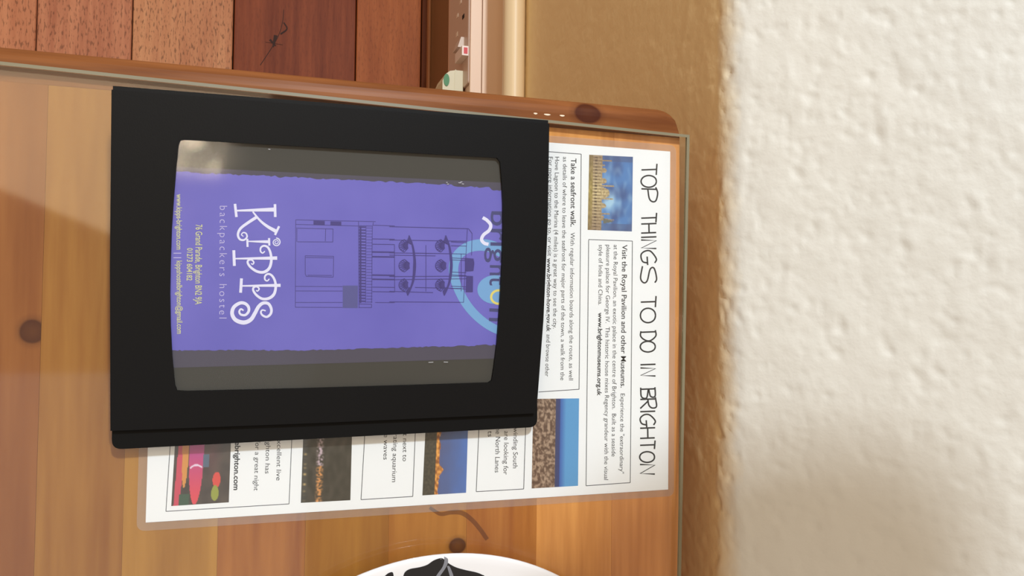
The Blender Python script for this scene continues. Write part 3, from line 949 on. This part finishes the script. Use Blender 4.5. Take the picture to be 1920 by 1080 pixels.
ad.text('kippshostelbrighton@gmail.com', (331, 489), (332, 626), 10.5, .015)
ad.build('address_lettering', plain('pale_yellow_ink', srgb(206, 208, 160), .5), LF, 'small pale yellow address lines')

# seaside swirl emblem
sw = Ink(plf, 0.18)
sw.stroke([(1000, 625), (960, 625), (925, 615), (893, 592), (868, 560), (852, 520), (853, 488), (870, 468), (893, 460), (920, 462), (960, 480)], 15, 24, 17)
cx, cy = 928, 543
sw.fill([(cx + 33 * math.cos(t * math.pi / 14), cy + 27 * math.sin(t * math.pi / 14)) for t in range(28)])
sw.build('blue_swirl', plain('light_blue_ink', srgb(116, 166, 216), .5), LF, 'light blue ring and disc of the emblem')
yl = Ink(plf, 0.22)
yl.stroke([(935 + 14 * math.cos(t * math.pi / 9), 557 + 12.5 * math.sin(t * math.pi / 9)) for t in range(19)], 4.2)
yl.build('yellow_ring', plain('yellow_ink', srgb(226, 212, 116), .5), LF, 'yellow ring letter o')
sq = Ink(plf, 0.22)
sq.stroke([(905, 408), (913, 413), (920, 422), (917, 432), (907, 440), (903, 449), (908, 456), (916, 458)], 6.2)
sq.build('white_wave', white_ink, LF, 'white wavy stroke')
bt = Ink(plf, 0.20)
bt.text('brig', (921, 396), (919, 492), 34, .005)
bt.text('ht', (919, 497), (918, 535), 34, .005)
bt.text('n', (918, 578), (917, 602), 34, .005)
bt.build('town_lettering', plain('dark_slate_ink', srgb(70, 72, 122), .5), LF, 'dark slate town name cut by the window edge')

# line drawing of the house front
hb = Ink(plf, 0.16)
def z3(p): return (540 + p[0] / 4.5, 380 + p[1] / 4.5)
def z4(p): return (730 + p[0] / 4.152, 380 + p[1] / 4.154)
def L3(a, b_, w_=1.0): hb.stroke([z3(a), z3(b_)], w_)
def L4(a, b_, w_=1.0): hb.stroke([z4(a), z4(b_)], w_)
for a, b_ in (((65, 145), (740, 160)), ((65, 183), (595, 197)), ((65, 145), (62, 880)), ((60, 706), (460, 708)), ((60, 745), (460, 746)), ((60, 842), (460, 842)), ((60, 882), (460, 884)),
              ((75, 210), (75, 330)), ((80, 330), (380, 332)), ((380, 220), (378, 330)), ((80, 215), (380, 222)), ((318, 220), (315, 325)),
              ((145, 448), (385, 452)), ((385, 452), (382, 628)), ((382, 628), (155, 622)), ((155, 622), (145, 600)), ((145, 600), (145, 448)), ((165, 612), (370, 614)), ((150, 462), (380, 466)),
              ((595, 160), (600, 885)), ((720, 165), (716, 190)), ((595, 885), (705, 885)), ((595, 855), (705, 857)), ((705, 857), (705, 885)), ((600, 195), (715, 197)), ((715, 190), (900, 196)), ((735, 842), (900, 844))):
    L3(a, b_, 1.0)
hb.fill([z3(p) for p in ((215, 152), (310, 155), (310, 188), (215, 185))])
hb.fill([z3(p) for p in ((358, 158), (450, 160), (450, 192), (358, 190))])
for i in range(26):                       # balcony railing ladder
    y = 205 + i * 25
    L3((600, y), (655, y + 2), 2.2); L3((662, y + 8), (712, y + 9), .6)
L3((612, 200), (612, 845), 3.2); L3((658, 200), (655, 845), .8); L3((712, 200), (706, 845), .8)
for yy in (305, 350, 415, 455, 610, 645, 712, 750):
    L3((712, yy), (900, yy + 3), 2.2 if yy in (415, 455, 610, 645) else .9)
for a, b_ in (((0, 186), (612, 202)), ((0, 772), (580, 776)), ((608, 200), (578, 776)), ((615, 200), (645, 240)), ((645, 240), (640, 410)), ((0, 290), (600, 300)), ((0, 390), (360, 396)), ((0, 408), (360, 414)),
              ((200, 392), (600, 400)), ((0, 575), (600, 572)), ((0, 600), (600, 592)), ((0, 690), (340, 700)), ((200, 660), (560, 668)), ((480, 305), (600, 312)), ((480, 335), (600, 338)),
              ((490, 430), (600, 436)), ((490, 445), (600, 450)), ((480, 540), (600, 545)), ((480, 562), (600, 568)), ((480, 650), (600, 655)), ((480, 668), (600, 672)), ((285, 330), (285, 690)), ((840 - 800, 330), (42, 690)), ((560, 400), (560, 690))):
    L4(a, b_, .9)
for x0 in (165, 450):                     # two bay canopies with fan shapes
    hb.stroke([z4(p) for p in ((x0 - 12, 255), (x0 + 15, 330), (x0 + 30, 420), (x0 + 32, 500), (x0 + 22, 600), (x0, 670), (x0 - 22, 722))], 2.0, 2.0, 5.5)
    hb.fill([z4(p) for p in ((x0 - 12, 255), (x0 + 16, 330), (x0 - 10, 318), (x0 - 28, 300))])
    hb.fill([z4(p) for p in ((x0 - 25, 722), (x0 + 8, 655), (x0 - 14, 660), (x0 - 34, 688))])
    for fy in (335, 490, 640):
        for a in range(-4, 5):
            an = a * .30
            hb.stroke([z4((x0 - 20 if fy != 490 else x0 - 8, fy + a * 4)), z4((x0 - 20 - 72 * math.cos(an), fy + 52 * math.sin(an)))], 2.4, .8)
        hb.stroke([z4((x0 - 20 - 70 * math.cos(an * .3), fy + 52 * math.sin(an * .3))) for an in range(-4, 5)], 1.2)
hb.fill([z4(p) for p in ((590, 430), (655, 436), (662, 470), (655, 530), (590, 535))])
hb.fill([z4(p) for p in ((600, 570), (652, 572), (650, 695), (596, 695))])
m = bpy.data.materials.new('drawing_ink'); m.use_nodes = True
nt = m.node_tree; pb = nt.nodes['Principled BSDF']; pb.inputs['Base Color'].default_value = srgb(66, 58, 128)
hb.build('house_drawing', m, LF, 'thin dark line drawing of a house front with balconies')
hb2 = Ink(plf, 0.20)
hb2.fill([z3(p) for p in ((462, 700), (590, 700), (588, 888), (462, 888))])
hb2.build('sign_block', plain('slate_ink', srgb(86, 86, 146), .6), LF, 'small solid slate-blue block on the drawing')
# glue specks on the film
spk = plain('white_speck', srgb(220, 222, 232), .4)
for u, v, l in ((838, 342, 3), (840, 345, 4), (862, 343, 5), (868, 345, 4), (865, 341, 4), (808, 679, 9), (836, 679, 8), (505, 280, 4)):
    sk_ = Ink(lambda u, v, l: pcover(u, v, -.55 + l), .05)
    sk_.stroke([(u - l / 2, v + random.uniform(-.6, .6)), (u + l / 2, v)], .7)
    sk_.build('scuff_mark', spk, BD)

# ================================================================== PLATE
PC = Vector((372.6, 150.5, GT))
PR = 139.8
PL = empty('dinner_plate', PC, 'white round plate with black petal pattern and grey veins beside the page', 'plate')
pr_ = [(0, 4.2), (60, 4.4), (85, 4.8), (98, 6.0), (112, 8.6), (126, 11.0), (134, 12.2), (137.5, 12.6), (139.3, 12.2), (139.8, 11.4), (139.2, 10.4), (137, 9.6), (126, 7.6), (110, 4.8), (96, 2.0), (88, .3), (82, .1), (80, 1.2), (60, 1.6), (0, 1.8)]
seg = 160
V, Fc = [], []
for (r_, z_) in pr_:
    for k in range(seg):
        t = 2 * math.pi * k / seg
        V.append((PC.x + r_ * math.cos(t), PC.y + r_ * math.sin(t), PC.z + z_))
for j in range(len(pr_) - 1):
    for k in range(seg):
        Fc.append((j * seg + k, j * seg + (k + 1) % seg, (j + 1) * seg + (k + 1) % seg, (j + 1) * seg + k))
po = mesh('dish', V, Fc, plain('white_glaze', srgb(238, 238, 242), .12, .6), PL, smooth=True)
bmx = bmesh.new(); bmx.from_mesh(po.data); bmesh.ops.remove_doubles(bmx, verts=bmx.verts, dist=1e-6); bmesh.ops.recalc_face_normals(bmx, faces=bmx.faces); bmx.to_mesh(po.data); bmx.free()
top_prof = pr_[:10]
def plate_z(r_):
    for i in range(len(top_prof) - 1):
        a, b_ = top_prof[i], top_prof[i + 1]
        if a[0] <= r_ <= b_[0]: return a[1] + (b_[1] - a[1]) * (r_ - a[0]) / (b_[0] - a[0])
    return 12
def z5(p): return (640 + p[0] / 4.364, 980 + p[1] / 4.364)
def decor(name, pts, lift, m, ang, label=None, n=10):
    """smooth outline in crop coordinates, laid on the plate's upper surface"""
    P2 = []
    for p in spline([Vector((*z5(q), 0)) for q in pts + [pts[0]]], 6)[:-1]:
        w_ = onz(p.x, p.y, GT + 11.5)
        d = Vector((w_.x - PC.x, w_.y - PC.y)); d.rotate(Matrix.Rotation(ang, 2)); P2.append(d)
    xs_ = [p.x for p in P2]; ys_ = [p.y for p in P2]
    ins = []
    gx = frange(min(xs_), max(xs_), 3.0); gy = frange(min(ys_), max(ys_), 3.0)
    def inside(q):
        c = False
        for i in range(len(P2)):
            a, b_ = P2[i - 1], P2[i]
            if (a.y > q.y) != (b_.y > q.y) and q.x < (b_.x - a.x) * (q.y - a.y) / (b_.y - a.y) + a.x: c = not c
        return c
    ins = [Vector((x, y)) for x in gx for y in gy if inside(Vector((x, y)))]
    allp = P2 + ins
    ed = [(i, (i + 1) % len(P2)) for i in range(len(P2))]
    vo, _, fo_, _, _, _ = delaunay_2d_cdt(allp, ed, [], 1, 1e-4)
    V = [(PC.x + p.x, PC.y + p.y, PC.z + plate_z(p.length) + lift) for p in vo]
    o = mesh(name, V, [tuple(f) for f in fo_], m, PL)
    if label: o['label'] = label
    return o
blk_g = plain('black_glaze', srgb(24, 25, 30), .15, .6)
gry_g = plain('grey_glaze', srgb(130, 132, 142), .2, .6)
leaf = [(505, 436), (520, 400), (560, 375), (640, 360), (700, 340), (750, 305), (800, 287), (830, 290), (870, 325), (930, 360), (1010, 385), (1100, 405), (1150, 425), (1175, 450), (1150, 560), (1010, 690), (850, 760), (680, 700), (540, 560)]
small = [(345, 440), (380, 410), (412, 400), (424, 418), (424, 460), (400, 540), (350, 520)]
vein1 = [(838, 272), (866, 290), (868, 325), (850, 370), (815, 425), (780, 480), (755, 480), (785, 420), (822, 365), (838, 315)]
vein2 = [(862, 352), (880, 352), (900, 390), (918, 440), (930, 520), (905, 520), (888, 440)]
for k in range(6):
    a = k * math.pi / 3
    decor('petal', leaf, .12, blk_g, a)
    decor('petal_vein', vein1, .20, gry_g, a)
    decor('petal_vein', vein2, .20, gry_g, a)
    decor('petal', small, .12, blk_g, a)

# unseen lampshade form, added only to shade the plaster slope below the window
PX, PY, PZ = -70.0, 326.0, 500.0
pd = empty('shadow_blocker', (PX, PY, PZ), 'unseen brown lampshade form added to cast a soft shadow on the plaster slope', 'blocker')
V, Fc = [], []
sg = 40
for r_, z_ in ((92, 0), (66, 135), (64, 135), (90, 0)):
    for k in range(sg):
        t = 2 * math.pi * k / sg
        V.append((PX + r_ * math.cos(t), PY + r_ * math.sin(t), PZ + z_))
for j in range(4):
    for k in range(sg):
        Fc.append((j * sg + k, j * sg + (k + 1) % sg, ((j + 1) % 4) * sg + (k + 1) % sg, ((j + 1) % 4) * sg + k))
mesh('blocker_cone', V, Fc, plain('blocker_brown_fabric', srgb(96, 66, 44), .9), pd, smooth=True)
tube('blocker_holder', (PX, PY, PZ + 80), (PX, PY, PZ + 150), 18, plain('blocker_dark', srgb(40, 34, 30), .5), pd)
tube('blocker_bar', (PX - 65, PY, PZ + 128), (PX + 65, PY, PZ + 128), 2, plain('blocker_wire', srgb(150, 140, 120), .4), pd, seg=8)
tube('blocker_cord', (PX, PY, PZ + 150), (PX, PY, PZ + 1100), 3, plain('blocker_black', srgb(30, 28, 26), .7), pd, seg=10)
